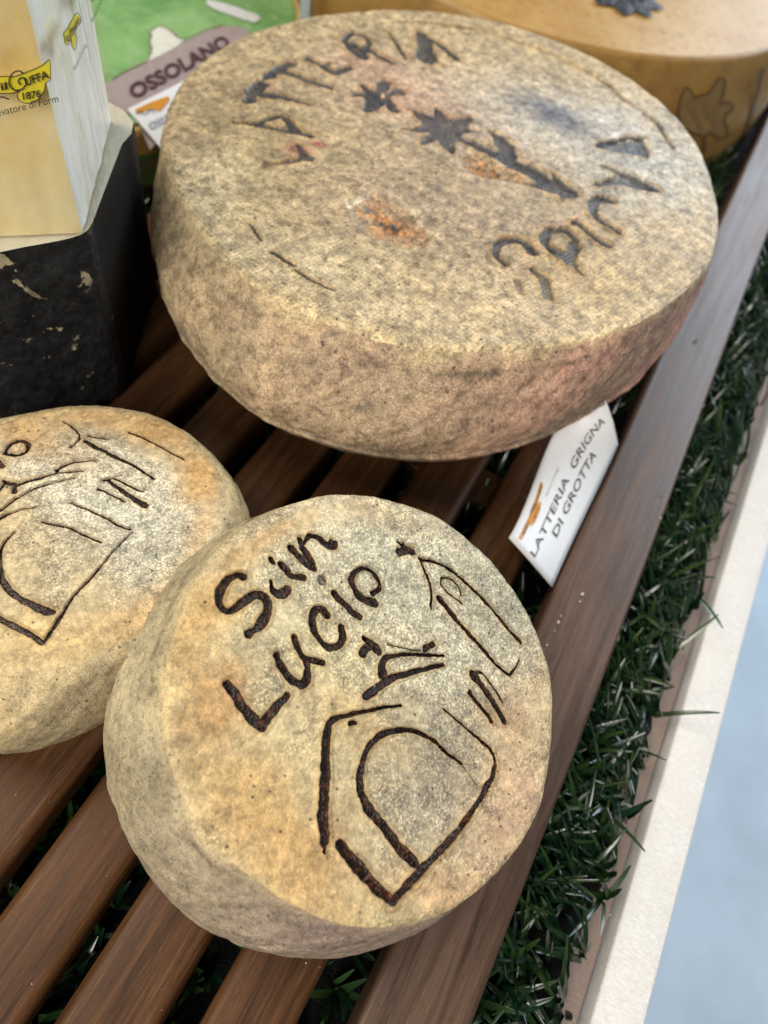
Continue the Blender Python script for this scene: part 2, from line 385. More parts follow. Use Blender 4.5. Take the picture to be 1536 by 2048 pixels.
    if amber:
        a0, aw, ast = amber; am_ = np.exp(-((rad-(Rt[None]-.022))/.020)**2)*np.clip(np.cos(T-math.radians(a0))[None]*.9+aw, 0, 1)*ast*np.clip(.8+1.6*fbm(U*16+9, Vv*16, 3), 0, 1)
        col = col*(1-am_[..., None])+alb(190, 146, 86)*am_[..., None]
    sat = 1-col.min(-1)/col.max(-1); bloomv = np.clip((.70-sat+.6*fbm(U*30, Vv*30, 3))/.25, .32, 1) if bloom is None else np.full(U.shape, bloom)
    if bloom is None: dk = ((1-bloomv)*.30)[..., None]; col = col*(1-dk); col = col*.86+col.mean(-1, keepdims=True)*np.array([.150, .138, .105]); col = col*np.array([1.0, .985, .90])
    col = col*(1+mott*(.32*fbm(U*18, Vv*18, 4)+.7*fbm(U*70, Vv*70, 3)+.8*fbm(U*190, Vv*190, 3)))[..., None]
    X = P0+U[..., None]*u+Vv[..., None]*v+H[..., None]*n
    idx = np.arange(NR*NT).reshape(NR, NT); a = idx[:-1]; b_ = idx[1:]; Fq = np.stack([a, b_, np.roll(b_, -1, 1), np.roll(a, -1, 1)], -1).reshape(-1, 4)
    Xf = X.reshape(-1, 3); ce = Xf[:NT].mean(0); Xf = np.vstack([Xf, ce]); ci = NT*NR
    # (tiny centre fan as degenerate-free quads)
    cf = np.stack([np.full(NT//2, ci), idx[0, 0::2], idx[0, 1::2], np.roll(idx[0, 0::2], -1)], -1)
    Fall = np.vstack([Fq, cf])
    cr = np.cross(Xf[Fall[:, 2]]-Xf[Fall[:, 0]], Xf[Fall[:, 3]]-Xf[Fall[:, 1]])
    VN = np.zeros_like(Xf)
    for j in range(4):
        for d3 in range(3): VN[:, d3] += np.bincount(Fall[:, j], cr[:, d3], len(Xf))
    if (VN@n).mean() < 0: VN = -VN; Fall = Fall[:, ::-1]
    VN /= np.linalg.norm(VN, axis=1)[:, None]+1e-20
    bf = np.r_[bloomv.ravel(), 1]; covf = np.r_[cov.ravel(), 0]; gf = np.r_[grp.ravel(), 0]; colf = np.vstack([col.reshape(-1, 3), col[0, :1]])
    fcv = covf[Fall].mean(1); fg = np.where(fcv > .5, gf[Fall[:, 0]], 0)
    root = thing(kind, label, cat, (base_c[0], base_c[1], 0), group)
    for gi in sorted(set(fg.tolist())):
        Fs = Fall[fg == gi]; us, inv = np.unique(Fs, return_inverse=True)
        mesh_obj(names[0] if gi == 0 else names[1+gi], Xf[us], inv.reshape(Fs.shape), mface, root, None, True, {'tint': colf[us], 'char': covf[us], 'bloom': bf[us]}, VN[us])
    # side
    sv = np.linspace(0, 1, NS)
    ct, st_ = np.cos(T), np.sin(T)
    Pr = X[-1]; B = np.stack([base_c[0]+base_r*ct, base_c[1]+base_r*st_, np.full(NT, .001)], -1)
    bt = np.interp(np.degrees(T), *zip(*[(a_-360, b2) for a_, b2 in bulge]+[(a_, b2) for a_, b2 in bulge]+[(a_+360, b2) for a_, b2 in bulge]))
    ker2 = np.hanning(81); ker2 /= ker2.sum(); bt = np.convolve(np.r_[bt[-40:], bt, bt[:40]], ker2, 'valid')
    prof = np.sin(math.pi*sv**pe)**pw
    out = np.stack([ct, st_, np.zeros(NT)], -1)
    W = Pr[None]*(1-sv)[:, None, None]+B[None]*sv[:, None, None]+out[None]*(bt[None]*prof[:, None])[..., None]
    # steeper drop: keep height falling evenly
    aT = T[None]*base_r+0*sv[:, None]; aS = sv[:, None]*h+0*T[None]
    # seamless noise coordinates
    nx_ = (np.cos(T)[None]*base_r+aS*.7); ny_ = (np.sin(T)[None]*base_r+aS*.9)
    D = side_relief*(fbm(nx_*14, ny_*14, 3)+.35*fbm(nx_*60, ny_*60, 3))*np.clip(sv*10, 0, 1)[:, None]*np.clip((1-sv)*6, 0, 1)[:, None]*2
    if seam:
        y0 = .52+.04*fbm(np.cos(T)*3, np.sin(T)*3, 3); D -= .007*np.exp(-((sv[:, None]-y0[None])/.012)**2); D += .003*np.exp(-((sv[:, None]-y0[None]-.03)/.02)**2)
    W = W+out[None]*D[..., None]
    W[0] = Pr
    sm2 = (np.exp(-((sv[:, None]-y0[None])/.014)**2)*np.clip(.85+2*fbm(nx_*9, ny_*9, 2), 0, 1))[..., None]*.7 if seam else None
    sc_ = np.zeros((NT, 3))
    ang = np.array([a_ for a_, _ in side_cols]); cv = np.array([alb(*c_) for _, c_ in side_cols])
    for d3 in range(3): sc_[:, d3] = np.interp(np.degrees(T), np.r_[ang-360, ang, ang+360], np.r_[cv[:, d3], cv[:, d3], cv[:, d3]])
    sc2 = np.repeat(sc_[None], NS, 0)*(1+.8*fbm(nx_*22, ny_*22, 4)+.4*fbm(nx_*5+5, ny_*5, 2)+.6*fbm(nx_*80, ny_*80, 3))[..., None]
    gr = np.clip(.30+2.6*fbm(nx_*11+30, ny_*11, 4), 0, 1)[..., None]*.55; sc2 = sc2*(1-gr)+alb(128, 116, 88)*gr
    f0 = (np.exp(-(sv/.05)**2)*.8)[:, None, None]; f0 = f0*np.clip(.6+2*fbm(nx_*30, ny_*30, 2), 0, 1)[..., None]; sc2 = sc2*(1-f0)+alb(*ridge_col)*f0
    if seam: sc2 = sc2*(1-sm2)+alb(96, 78, 52)*sm2
    crk = (np.exp(-((sv-.075)/.016)**2))[:, None, None]*np.clip(4*fbm(nx_*24+50, ny_*24, 3)+.25, 0, 1)[..., None]*.75; sc2 = sc2*(1-crk)+alb(84, 66, 44)*crk
    Xs = W.reshape(-1, 3); id2 = np.arange(NS*NT).reshape(NS, NT); a = id2[:-1]; b_ = id2[1:]
    F2 = np.stack([a, b_, np.roll(b_, -1, 1), np.roll(a, -1, 1)], -1).reshape(-1, 4)
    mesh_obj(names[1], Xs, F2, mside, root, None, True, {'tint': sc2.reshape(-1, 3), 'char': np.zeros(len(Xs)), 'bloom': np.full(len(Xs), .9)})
    return root, P0, n

def Z(ox, oy, sx, sy=None):
    sy = sy or sx; return lambda L: [(ox+sx*x, oy+sy*y) for x, y in L]
# --- San Lucio
a = Z(400, 1000, .46875); b8 = Z(600, 1350, .33854); k1 = .46875; k2 = .33854
san = [(a(p), w0*k1, w1*k1, d, g_) for p, w0, w1, d, g_ in [
 ([(188, 328), (150, 320), (108, 352), (84, 400), (85, 448), (115, 474), (150, 462), (200, 425), (240, 405), (275, 415), (291, 450), (280, 500), (250, 540), (208, 572)], 27, 34, 1, 1),
 ([(303, 255), (312, 268)], 26, 22, 1, 1), ([(345, 272), (370, 300), (392, 325), (438, 330)], 24, 30, .9, 1), ([(300, 345), (312, 385), (345, 402), (372, 385)], 12, 46, 1, 1),
 ([(388, 205), (420, 240), (448, 275), (482, 290)], 24, 30, 1, 1), ([(482, 288), (468, 245), (440, 205), (428, 168)], 26, 22, .9, 1), ([(440, 190), (468, 155), (505, 163), (540, 192), (566, 190)], 12, 34, 1, 1),
 ([(520, 340), (526, 348)], 34, 34, .55, 1),
 ([(692, 290), (655, 312), (646, 350), (665, 392), (697, 425), (740, 438)], 20, 36, 1, 1), ([(692, 290), (730, 305), (758, 340), (762, 380), (735, 400)], 20, 22, 1, 1),
 ([(570, 400), (610, 440), (650, 480), (680, 502)], 30, 32, 1, 1),
 ([(540, 492), (520, 467), (492, 472), (478, 510), (490, 560), (520, 605), (560, 632), (598, 618), (612, 580), (604, 540)], 28, 26, 1, 1),
 ([(328, 665), (345, 710), (380, 760), (425, 787), (455, 765), (458, 720), (440, 675), (415, 625), (403, 590)], 36, 26, 1, 1), ([(455, 680), (490, 688), (522, 695)], 26, 26, 1, 1),
 ([(120, 785), (160, 845), (205, 905), (258, 965)], 36, 38, 1, 1), ([(262, 965), (292, 925), (330, 880), (372, 832)], 42, 26, 1, 1),
 ([(842, 178), (880, 200), (905, 222)], 12, 30, .9, 2), ([(856, 220), (895, 212)], 34, 30, .9, 2), ([(870, 180), (882, 215)], 10, 20, .9, 2),
 ([(940, 250), (962, 310), (985, 375), (983, 466)], 11, 13, 1, 2), ([(938, 250), (1020, 272), (1100, 322), (1170, 390), (1230, 450), (1290, 520), (1335, 575), (1366, 606)], 13, 17, 1, 2),
 ([(1320, 750), (1345, 715), (1360, 680)], 10, 7, .8, 2), ([(1022, 420), (1060, 470), (1110, 530), (1170, 595), (1220, 650), (1260, 700), (1320, 750)], 26, 12, 1, 2),
 ([(1115, 440), (1075, 412), (1035, 370), (1030, 335), (1065, 335), (1102, 372), (1112, 408)], 10, 9, .8, 2),
 ([(700, 588), (726, 608), (752, 640)], 18, 34, 1, 2), ([(695, 655), (712, 630), (745, 622), (762, 655)], 30, 26, 1, 2),
 ([(780, 742), (776, 700), (800, 672), (870, 660), (950, 662), (1040, 664)], 34, 10, 1, 2), ([(710, 835), (745, 812), (785, 785), (830, 755), (900, 735), (960, 720), (1038, 702)], 32, 14, 1, 2),
 ([(962, 632), (992, 615)], 24, 26, 1, 2), ([(800, 615), (900, 640), (980, 650)], 8, 8, .5, 2),
 ([(1165, 745), (1200, 790), (1250, 860), (1302, 945)], 30, 22, 1, 2), ([(1165, 735), (1205, 742), (1255, 805), (1290, 862)], 10, 9, .8, 2), ([(1150, 822), (1190, 870), (1225, 910), (1243, 942)], 22, 18, 1, 2)]]
san += [(b8(p), w0*k2, w1*k2, d, 2) for p, w0, w1, d in [
 ([(600, 180), (500, 192), (400, 210), (300, 232), (215, 256), (176, 285), (164, 330), (156, 420), (151, 560), (146, 720), (142, 860), (143, 985)], 14, 62, 1), ([(147, 1000), (145, 1045)], 30, 26, 1), ([(295, 285), (325, 282)], 30, 30, .9),
 ([(235, 1005), (290, 1070), (370, 1160), (450, 1255), (552, 1335)], 62, 60, 1), ([(552, 1335), (640, 1240), (760, 1110), (900, 960), (1000, 840), (1100, 680), (1142, 590)], 50, 30, 1),
 ([(1142, 590), (1160, 520), (1130, 440), (1060, 380), (980, 310), (900, 240), (850, 200)], 26, 10, .8),
 ([(672, 1102), (590, 1020), (510, 920), (440, 830), (380, 740), (356, 650), (365, 540), (395, 440), (455, 375), (530, 335), (620, 325), (710, 342), (790, 387), (860, 450), (952, 522)], 54, 20, 1),
 ([(952, 522), (1000, 585), (1045, 650)], 8, 6, .35)]]
san = [(p, w0*1.12, w1*1.12, d, g_) for p, w0, w1, d, g_ in san]
MF1 = rind('san_lucio_face', 1000, speck=(.14, .12, .085), light=(.66, .63, .54), speck_amt=.6, light_amt=.25, bump=.8)
MS1 = rind('san_lucio_side', 1100, speck=(.085, .07, .045), light=(.60, .54, .42), speck_amt=.75, light_amt=.45, bubbles=False, rough=.65, bump=.8)
OUT_SAN = [(700,986),(785,1000),(869,1028),(949,1089),(1010,1155),(1066,1244),(1094,1319),(1106,1389),(1106,1418),(1104,1495),(1087,1594),(1067,1648),(1026,1712),(959,1780),(898,1824),(837,1841),(735,1858),(620,995),(530,1030),(456,1080),(401,1136),(356,1236),(334,1318),(328,1411),(334,1485),(337,1518),(365,1596),(433,1692),(502,1751),(561,1797),(638,1833)]
cheese('cheese_wheel', 'small round cheese branded San Lucio with a church drawing, lying in front', 'cheese', 'small cheeses branded with a church', 11, (-.007, .257), .24, OUT_SAN, .229, san,
  [(780,1130,330,230,.2,(206,200,178),.95),(960,1250,150,230,.3,(190,183,164),.8),(640,1330,170,130,0,(200,186,146),.6),(850,1580,120,140,0,(166,154,136),.85),(440,1400,62,75,0,(184,128,62),.75),(400,1250,60,130,0,(206,170,104),.7),
   (560,1690,190,110,-.5,(200,156,92),.75),(470,1560,90,80,0,(196,158,100),.6),(600,1790,130,60,-.3,(214,176,120),.7),(1030,1640,110,150,0,(196,158,132),.8),(1050,1440,60,170,0,(200,168,130),.6),(900,1790,150,60,.3,(196,156,118),.7),(700,1440,130,60,0,(190,152,96),.5),(1000,1430,60,40,.8,(150,105,75),.5),(650,1700,50,120,0,(190,145,90),.5)],
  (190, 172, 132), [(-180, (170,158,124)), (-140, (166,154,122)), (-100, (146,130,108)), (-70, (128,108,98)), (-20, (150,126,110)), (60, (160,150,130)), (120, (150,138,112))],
  (-.030, .232), .215, [(-180, .064), (-150, .066), (-120, .058), (-90, .048), (-60, .030), (-20, .012), (30, .010), (80, .012), (120, .022), (150, .05)], 1300, 330, 150, MF1, MS1, groove=.0052, edge=.007, pw=.95, pe=1.05, amber=(200, .35, .75))
# --- its neighbour, half out of frame
c5 = Z(0, 780, .37116); k5 = .37116
sm = [(c5(p), w0*k5, w1*k5, d, g_) for p, w0, w1, d, g_ in [
 ([(30, 345), (58, 302), (108, 278), (152, 290), (150, 328), (102, 354), (45, 350), (30, 340)], 24, 22, 1, 1), ([(-60, 400), (-20, 390), (12, 415)], 40, 30, 1, 1), ([(-90, 480), (-50, 430), (-30, 470)], 30, 30, 1, 1),
 ([(20, 490), (80, 508)], 14, 22, 1, 2), ([(0, 545), (30, 505), (60, 512)], 18, 20, 1, 2), ([(80, 552), (90, 518), (200, 482), (300, 455), (450, 440)], 30, 12, 1, 2), ([(10, 652), (100, 582), (220, 522), (400, 475)], 22, 10, 1, 2), ([(-20, 705), (100, 652), (200, 630)], 20, 8, .9, 2), ([(310, 435), (380, 402), (440, 390), (525, 385)], 26, 8, 1, 2),
 ([(460, 280), (540, 322), (640, 375), (740, 422), (830, 480)], 30, 12, 1, 2), ([(380, 312), (430, 262), (402, 212), (340, 172)], 14, 8, .9, 2), ([(480, 252), (585, 272)], 14, 12, .9, 2), ([(700, 232), (800, 272), (900, 330), (992, 377)], 14, 10, .9, 2),
 ([(560, 490), (620, 480), (700, 520), (770, 550)], 16, 12, 1, 2), ([(590, 492), (680, 560), (785, 622)], 18, 30, 1, 2), ([(535, 540), (600, 568), (672, 605)], 18, 10, 1, 2),
 ([(370, 612), (460, 642), (560, 687), (640, 730), (700, 750)], 7, 14, .9, 2), ([(712, 765), (600, 880), (500, 1000), (400, 1112), (320, 1240), (232, 1368)], 8, 26, .9, 2), ([(232, 1368), (130, 1300), (0, 1235), (-60, 1190)], 26, 40, 1, 2),
 ([(545, 822), (450, 782), (350, 742), (230, 716)], 12, 10, 1, 2), ([(80, 770), (30, 822), (0, 880), (-3, 960), (20, 1040), (90, 1112), (180, 1160), (275, 1198)], 16, 42, 1, 2)]]
OUT_SM = [(-60,875),(0,845),(60,825),(130,811),(223,811),(297,824),(352,850),(401,891),(438,939),(452,980),(445,1040),(223,1288),(148,1321),(74,1344),(0,1350)]
MF2 = rind('small_cheese_face', 1000, speck=(.12, .11, .09), light=(.72, .70, .63), speck_amt=.5, light_amt=.35, bump=.7)
cheese('cheese_wheel', 'small round cheese with whitish bloom, cut off by the left picture edge', 'cheese', 'small cheeses branded with a church', -5, (-.573*.8/1.054, .3315*.8/1.054), .20, OUT_SM, .188, sm,
  [(240,1000,200,130,-.3,(212,206,190),.85),(330,1080,120,110,0,(206,202,188),.8),(150,960,170,80,0,(214,208,192),.8),(400,960,40,60,0,(204,160,92),.75),(330,860,110,35,.4,(198,150,88),.8),(60,870,130,40,0,(196,152,98),.7),(80,1150,120,110,0,(190,176,146),.7),(120,1290,130,50,0,(206,176,120),.7),(400,1080,30,80,0,(214,206,180),.5)],
  (190, 164, 118), [(-180, (160,140,98)), (-120, (170,150,104)), (-80, (164,144,100)), (-30, (160,142,112)), (40, (170,145,100)), (100, (170,140,90))],
  (-.450, .255), .175, [(-180, .09), (-120, .09), (-90, .088), (-60, .078), (-30, .04), (0, .03), (30, .045), (60, .030), (90, .018), (150, .03)], 1100, 260, 130, MF2, MS1, groove=.005, edge=.012, amber=(60, .75, .7))
# --- large Latteria Grigna
d2 = Z(300, 0, .390625); d3 = Z(800, 0, .47917); e2 = .390625; e3 = .47917
big = [(d2(p), w0*e2, w1*e2, d, g_) for p, w0, w1, d, g_ in [
 ([(590, 835), (680, 830), (808, 808)], 14, 24, .8, 1), ([(808, 808), (785, 775), (762, 740)], 34, 18, .8, 1),
 ([(430, 635), (560, 645), (700, 668), (815, 690)], 16, 26, 1, 1), ([(545, 640), (620, 605), (680, 600), (715, 625), (745, 662)], 14, 36, 1, 1),
 ([(510, 520), (535, 470), (570, 432)], 40, 46, .9, 1), ([(555, 485), (680, 500), (822, 530)], 42, 18, .9, 1),
 ([(598, 388), (650, 350), (720, 325)], 34, 36, .9, 1), ([(675, 358), (780, 400), (922, 450)], 32, 26, .9, 1),
 ([(815, 308), (880, 340), (950, 372)], 22, 28, .9, 1), ([(950, 372), (1020, 348)], 28, 22, .9, 1), ([(885, 342), (930, 322)], 16, 12, .6, 1),
 ([(1000, 200), (1030, 180), (1100, 190), (1122, 225), (1080, 250), (1010, 230), (1000, 200)], 20, 20, .9, 1), ([(1030, 235), (1090, 290)], 46, 40, .9, 1), ([(1090, 245), (1160, 282), (1240, 325)], 30, 20, 1, 1),
 ([(1220, 165), (1265, 230), (1310, 300)], 12, 12, .8, 1),
 ([(1050, 490), (1120, 490)], 12, 26, .8, 2), ([(1085, 435), (1150, 485)], 12, 28, .8, 2), ([(1195, 425), (1180, 475)], 30, 16, .8, 2), ([(1275, 470), (1215, 490)], 26, 12, .8, 2), ([(1115, 565), (1160, 515)], 18, 40, .8, 2), ([(1255, 565), (1210, 510)], 22, 20, .8, 2)]]
big += [(d3(p), w0*e3, w1*e3, d, g_) for p, w0, w1, d, g_ in [
 ([(90, 140), (105, 190), (118, 240)], 22, 46, 1, 1), ([(125, 160), (180, 200), (238, 245)], 18, 18, 1, 1),
 ([(18, 545), (90, 542), (150, 535)], 10, 46, .9, 3), ([(70, 470), (160, 525)], 20, 60, .9, 3), ([(160, 462), (180, 530)], 16, 50, .9, 3), ([(298, 500), (200, 530)], 16, 56, .9, 3), ([(330, 550), (220, 545)], 10, 46, .9, 3), ([(285, 600), (200, 550)], 12, 50, .9, 3), ([(215, 640), (180, 560)], 12, 52, .9, 3), ([(100, 600), (170, 550)], 14, 46, .9, 3),
 ([(375, 552), (420, 580), (452, 640)], 10, 46, 1, 3), ([(300, 600), (400, 645), (500, 690), (600, 740), (700, 800)], 28, 44, 1, 3), ([(640, 720), (705, 790)], 12, 30, 1, 3), ([(500, 752), (600, 780), (680, 802)], 10, 26, .8, 3),
 ([(555, 1052), (520, 1012), (460, 1000), (412, 1020), (402, 1060), (440, 1105)], 30, 18, .9, 4), ([(490, 1170), (510, 1220)], 20, 18, .55, 4), ([(560, 1130), (608, 1165), (618, 1225)], 26, 34, .65, 4),
 ([(738, 1000), (690, 962), (622, 965), (605, 1000), (650, 1055), (705, 1070), (735, 1020)], 24, 30, .9, 4), ([(690, 1060), (765, 1145)], 46, 12, .7, 4),
 ([(740, 930), (790, 970), (868, 1025)], 28, 24, .9, 4), ([(875, 840), (825, 832), (805, 880), (850, 930), (915, 968)], 30, 20, .9, 4),
 ([(852, 698), (920, 722), (1020, 762)], 16, 26, .9, 4), ([(830, 770), (940, 762), (1068, 790)], 24, 30, .9, 4),
 ([(820, 612), (920, 585), (1030, 580)], 10, 12, 1, 4), ([(830, 618), (900, 632), (1010, 640)], 16, 34, .9, 4), ([(1000, 590), (1018, 655)], 30, 20, .8, 4),
 ([(860, 612), (930, 612), (1000, 618)], 30, 44, .7, 4), ([(900, 745), (960, 750), (1020, 772)], 20, 26, .6, 4),
 ([(0, 95), (140, 100), (350, 135), (550, 195), (700, 255), (850, 340), (960, 430), (1050, 500), (1140, 622)], 10, 13, .85, 5)]]
big += [([(502, 450), (522, 478)], 9, 7, .7, 6), ([(546, 503), (587, 531)], 10, 9, .9, 7), ([(593, 540), (628, 560), (668, 579)], 8, 8, .8, 8)]
big = [(p, w0*(2.0 if g_ == 2 else 1.45 if g_ == 3 else 1.3 if g_ < 5 else 1), w1*(2.0 if g_ == 2 else 1.45 if g_ == 3 else 1.3 if g_ < 5 else 1), d, g_) for p, w0, w1, d, g_ in big]
OUT_BIG = [(339,340),(378,430),(429,496),(493,556),(552,594),(620,632),(698,658),(827,691),(903,698),(1020,694),(1100,686),(1208,668),(1324,616),(1386,562),(1419,517),(1441,421),(1427,364),(1394,287),(1341,215),(1279,163),(1207,120),(1111,77),(992,41),(848,18),(700,20),(620,32),(573,43),(495,62),(437,94),(390,129),(351,176),(331,226),(325,273)]
MF3 = rind('latteria_face', 700, speck=(.12, .095, .06), light=(.62, .56, .43), speck_amt=.55, light_amt=.45, weave=True, bubbles=False, rough=.5, bump=.8, charcol=(.028, .034, .046), charspot=(.055, .06, .07), softc=.45, con=1.05)
MS3 = rind('latteria_side', 650, speck=(.09, .075, .055), light=(.60, .53, .42), speck_amt=.75, light_amt=.5, bubbles=False, rough=.65, bump=1, con=1.15)
fs = .72/1.029
cheese('cheese_wheel', 'large mottled cheese wheel branded Latteria Grigna with flowers on its top', 'cheese', None, -3, (-.527*fs, 1.687*fs), .28, OUT_BIG, .507, big,
  [(860,360,330,190,.35,(160,138,110),.75),(700,300,260,160,.5,(166,144,114),.6),(900,180,220,110,.3,(188,168,142),.6),(1150,250,170,110,.6,(190,182,172),.8),(1300,330,90,110,.8,(196,192,184),.8),(1110,230,60,34,-.2,(92,96,112),.9),(560,330,110,150,.2,(176,156,112),.6),(480,250,90,80,0,(150,132,92),.55),
   (420,380,60,110,.4,(194,176,138),.7),(600,520,160,60,.4,(190,172,136),.7),(800,620,220,50,.15,(186,166,132),.7),(1050,620,220,70,-.1,(184,162,128),.6),(1150,540,110,60,0,(180,150,100),.5),(900,430,150,80,.3,(160,140,116),.6),(980,500,90,50,0,(150,126,100),.5),(700,400,90,60,0,(165,140,110),.5),
   (760,140,80,40,.2,(190,150,128),.6),(830,210,90,50,.2,(186,146,124),.6),(1330,480,60,90,.3,(196,174,140),.6),(590,295,25,18,.3,(150,90,70),.8),(640,283,12,10,.3,(140,70,60),.9),(1200,380,60,70,0,(176,170,160),.5)],
  (188, 165, 124), [(-180, (176,160,124)), (-130, (184,162,124)), (-100, (184,156,118)), (-70, (184,152,120)), (-40, (184,138,116)), (0, (200,132,114)), (60, (190,160,120)), (120, (180,160,120))],
  (-.368, 1.160), .44, [(-180, .0), (-150, .022), (-120, .080), (-90, .128), (-60, .104), (-30, .055), (0, .045), (60, .03), (120, .0), (150, .0)], 1700, 300, 150, MF3, MS3,
  groove=.006, relief=.005, mott=1.15, bloom=1., names=('top_face', 'side_rind', 'branded_word', 'branded_flower', 'branded_flower', 'branded_word', 'incised_line', 'incised_line', 'incised_line', 'incised_line'),
  dents=[(775, 440, 62, 42, -.3, .012), (962, 332, 34, 22, 0, .009), (1010, 345, 26, 18, 0, .008)], edge=.014, pw=.85, pe=1.05, seam=True)
# ---------------------------------------------------------------- text and flat prints
def text_mesh(s, bold=0., res=3):
    cu = bpy.data.curves.new('t', 'FONT'); cu.body = s; cu.size = 1; cu.offset = bold; cu.resolution_u = res; cu.fill_mode = 'FRONT'
    ob = bpy.data.objects.new('t', cu); C.collection.objects.link(ob); dg = bpy.context.evaluated_depsgraph_get()
    me = bpy.data.meshes.new_from_object(ob.evaluated_get(dg)); V = np.array([v.co[:] for v in me.vertices])[:, :2]; Fc = [tuple(p.vertices) for p in me.polygons]
    bpy.data.objects.remove(ob); bpy.data.curves.remove(cu); bpy.data.meshes.remove(me)
    mn = V[:, 0].min(); V[:, 0] = (V[:, 0]-mn)/(V[:, 0].max()-mn); V[:, 1] /= .73
    return V, Fc
def add_text(mb, s, fmap, x0, x1, y0, hgt, bold=0., shear=0., dy=0.):
    """write s with its baseline from (x0, y0) to (x1, y0+dy) in the surface's own coordinates; fmap turns those into space"""
    V, Fc = text_mesh(s, bold); mb.add([fmap(x0+(x1-x0)*a_+shear*b_*hgt, y0+dy*a_+hgt*b_) for a_, b_ in V], Fc)
def tri_fan(pts): return [tuple(range(len(pts)))]
M['ink'] = plain('print_ink', (.02, .018, .018), .4); M['ink_grey'] = plain('grey_ink', (.28, .28, .28), .5)
M['orange'] = plain('orange_print', (.62, .26, .02), .45); M['yellow'] = plain('yellow_print', (.66, .56, .03), .35)
M['card'] = plain('label_card', (.76, .76, .77), .38, .5, None, .02)
def ribbon(cx, cy, w_, h_, n_=14):
    up_ = [(cx-w_/2+w_*i/n_, cy+h_*.5+h_*.55*(i/n_)**2-h_*.2*math.sin(i/n_*math.pi)) for i in range(n_+1)]
    return up_+[(x, y-h_) for x, y in up_[::-1]]
def oval(cx, cy, rx, ry, n_=20): return [(cx+rx*math.cos(t), cy+ry*math.sin(t)) for t in np.linspace(0, 2*math.pi, n_, endpoint=False)]

# ---------------------------------------------------------------- price card beside the large wheel
rows = [[(1018,1075,.045),(1075,945,.045),(1128,832,.085),(1203,783,.15)],
        [(1066,1128,.030),(1122,1003,.030),(1174,898,.060),(1224,836,.115)],
        [(1105,1174,-.004),(1160,1052,-.002),(1204,960,.012),(1236,889,.055)]]
CP = np.array([[at(*p) for p in r] for r in rows]); us_ = np.array([0, .36, .70, 1.]); vs_ = np.array([0, .55, 1.])
def lag(ts, t):
    return [np.prod([(t-ts[j])/(ts[i]-ts[j]) for j in range(len(ts)) if j != i]) for i in range(len(ts))]
def cardp(u_, v_):      # u along the reading direction, v from top edge to bottom edge
    return np.einsum('i,j,jik->k', lag(us_, u_), lag(vs_, v_), CP)
def cardn(u_, v_):
    e_ = 1e-3; nn = nrm(np.cross(cardp(u_+e_, v_)-cardp(u_-e_, v_), cardp(u_, v_-e_)-cardp(u_, v_+e_))); return nn if nn[2] > 0 else -nn
def card_map(off): return lambda x, y: cardp(x, 1-y)+cardn(x, 1-y)*off
card = thing('price_card', 'white card reading LATTERIA GRIGNA DI GROTTA tucked between large wheel and rail', 'label', cardp(.5, .9))
nu, nv = 28, 12; V = []; Fc = []
for sgn in (0, -.0022):
    for j in range(nv+1):
        for i in range(nu+1): V.append(cardp(i/nu, j/nv)+cardn(i/nu, j/nv)*sgn)
m_ = (nu+1)*(nv+1); q = lambda i, j, s_: s_*m_+j*(nu+1)+i
for j in range(nv):
    for i in range(nu):
        Fc.append((q(i, j, 0), q(i, j+1, 0), q(i+1, j+1, 0), q(i+1, j, 0))); Fc.append((q(i, j, 1), q(i+1, j, 1), q(i+1, j+1, 1), q(i, j+1, 1)))
for i in range(nu): Fc.append((q(i, 0, 0), q(i+1, 0, 0), q(i+1, 0, 1), q(i, 0, 1))); Fc.append((q(i, nv, 0), q(i, nv, 1), q(i+1, nv, 1), q(i+1, nv, 0)))
for j in range(nv): Fc.append((q(0, j, 0), q(0, j, 1), q(0, j+1, 1), q(0, j+1, 0))); Fc.append((q(nu, j, 0), q(nu, j+1, 0), q(nu, j+1, 1), q(nu, j, 1)))
MB().add(V, Fc).build('card_sheet', M['card'], card, smooth=True)
mb = MB(); add_text(mb, 'LATTERIA  GRIGNA', card_map(.0012), .03, .93, .47, .115, .006); add_text(mb, 'DI GROTTA', card_map(.0012), .20, .74, .275, .115, .006); mb.build('printed_text', M['ink'], card)
mb = MB(); pts = ribbon(.19, .83, .30, .06); mb.add([card_map(.0010)(*p_) for p_ in pts], tri_fan(pts)); pts = oval(.20, .765, .065, .05); mb.add([card_map(.0013)(*p_) for p_ in pts], tri_fan(pts)); mb.build('logo_print', M['orange'], card)
mb = MB(); add_text(mb, 'Guffanti', card_map(.0018), .06, .32, .80, .06, .004, .3, .03); add_text(mb, '1876', card_map(.0018), .16, .24, .74, .045, .004); mb.build('logo_lettering', M['ink'], card)
mb = MB(); add_text(mb, 'affinatore di formaggi', card_map(.0012), .31, .47, .70, .035); mb.build('fine_print', M['ink_grey'], card)

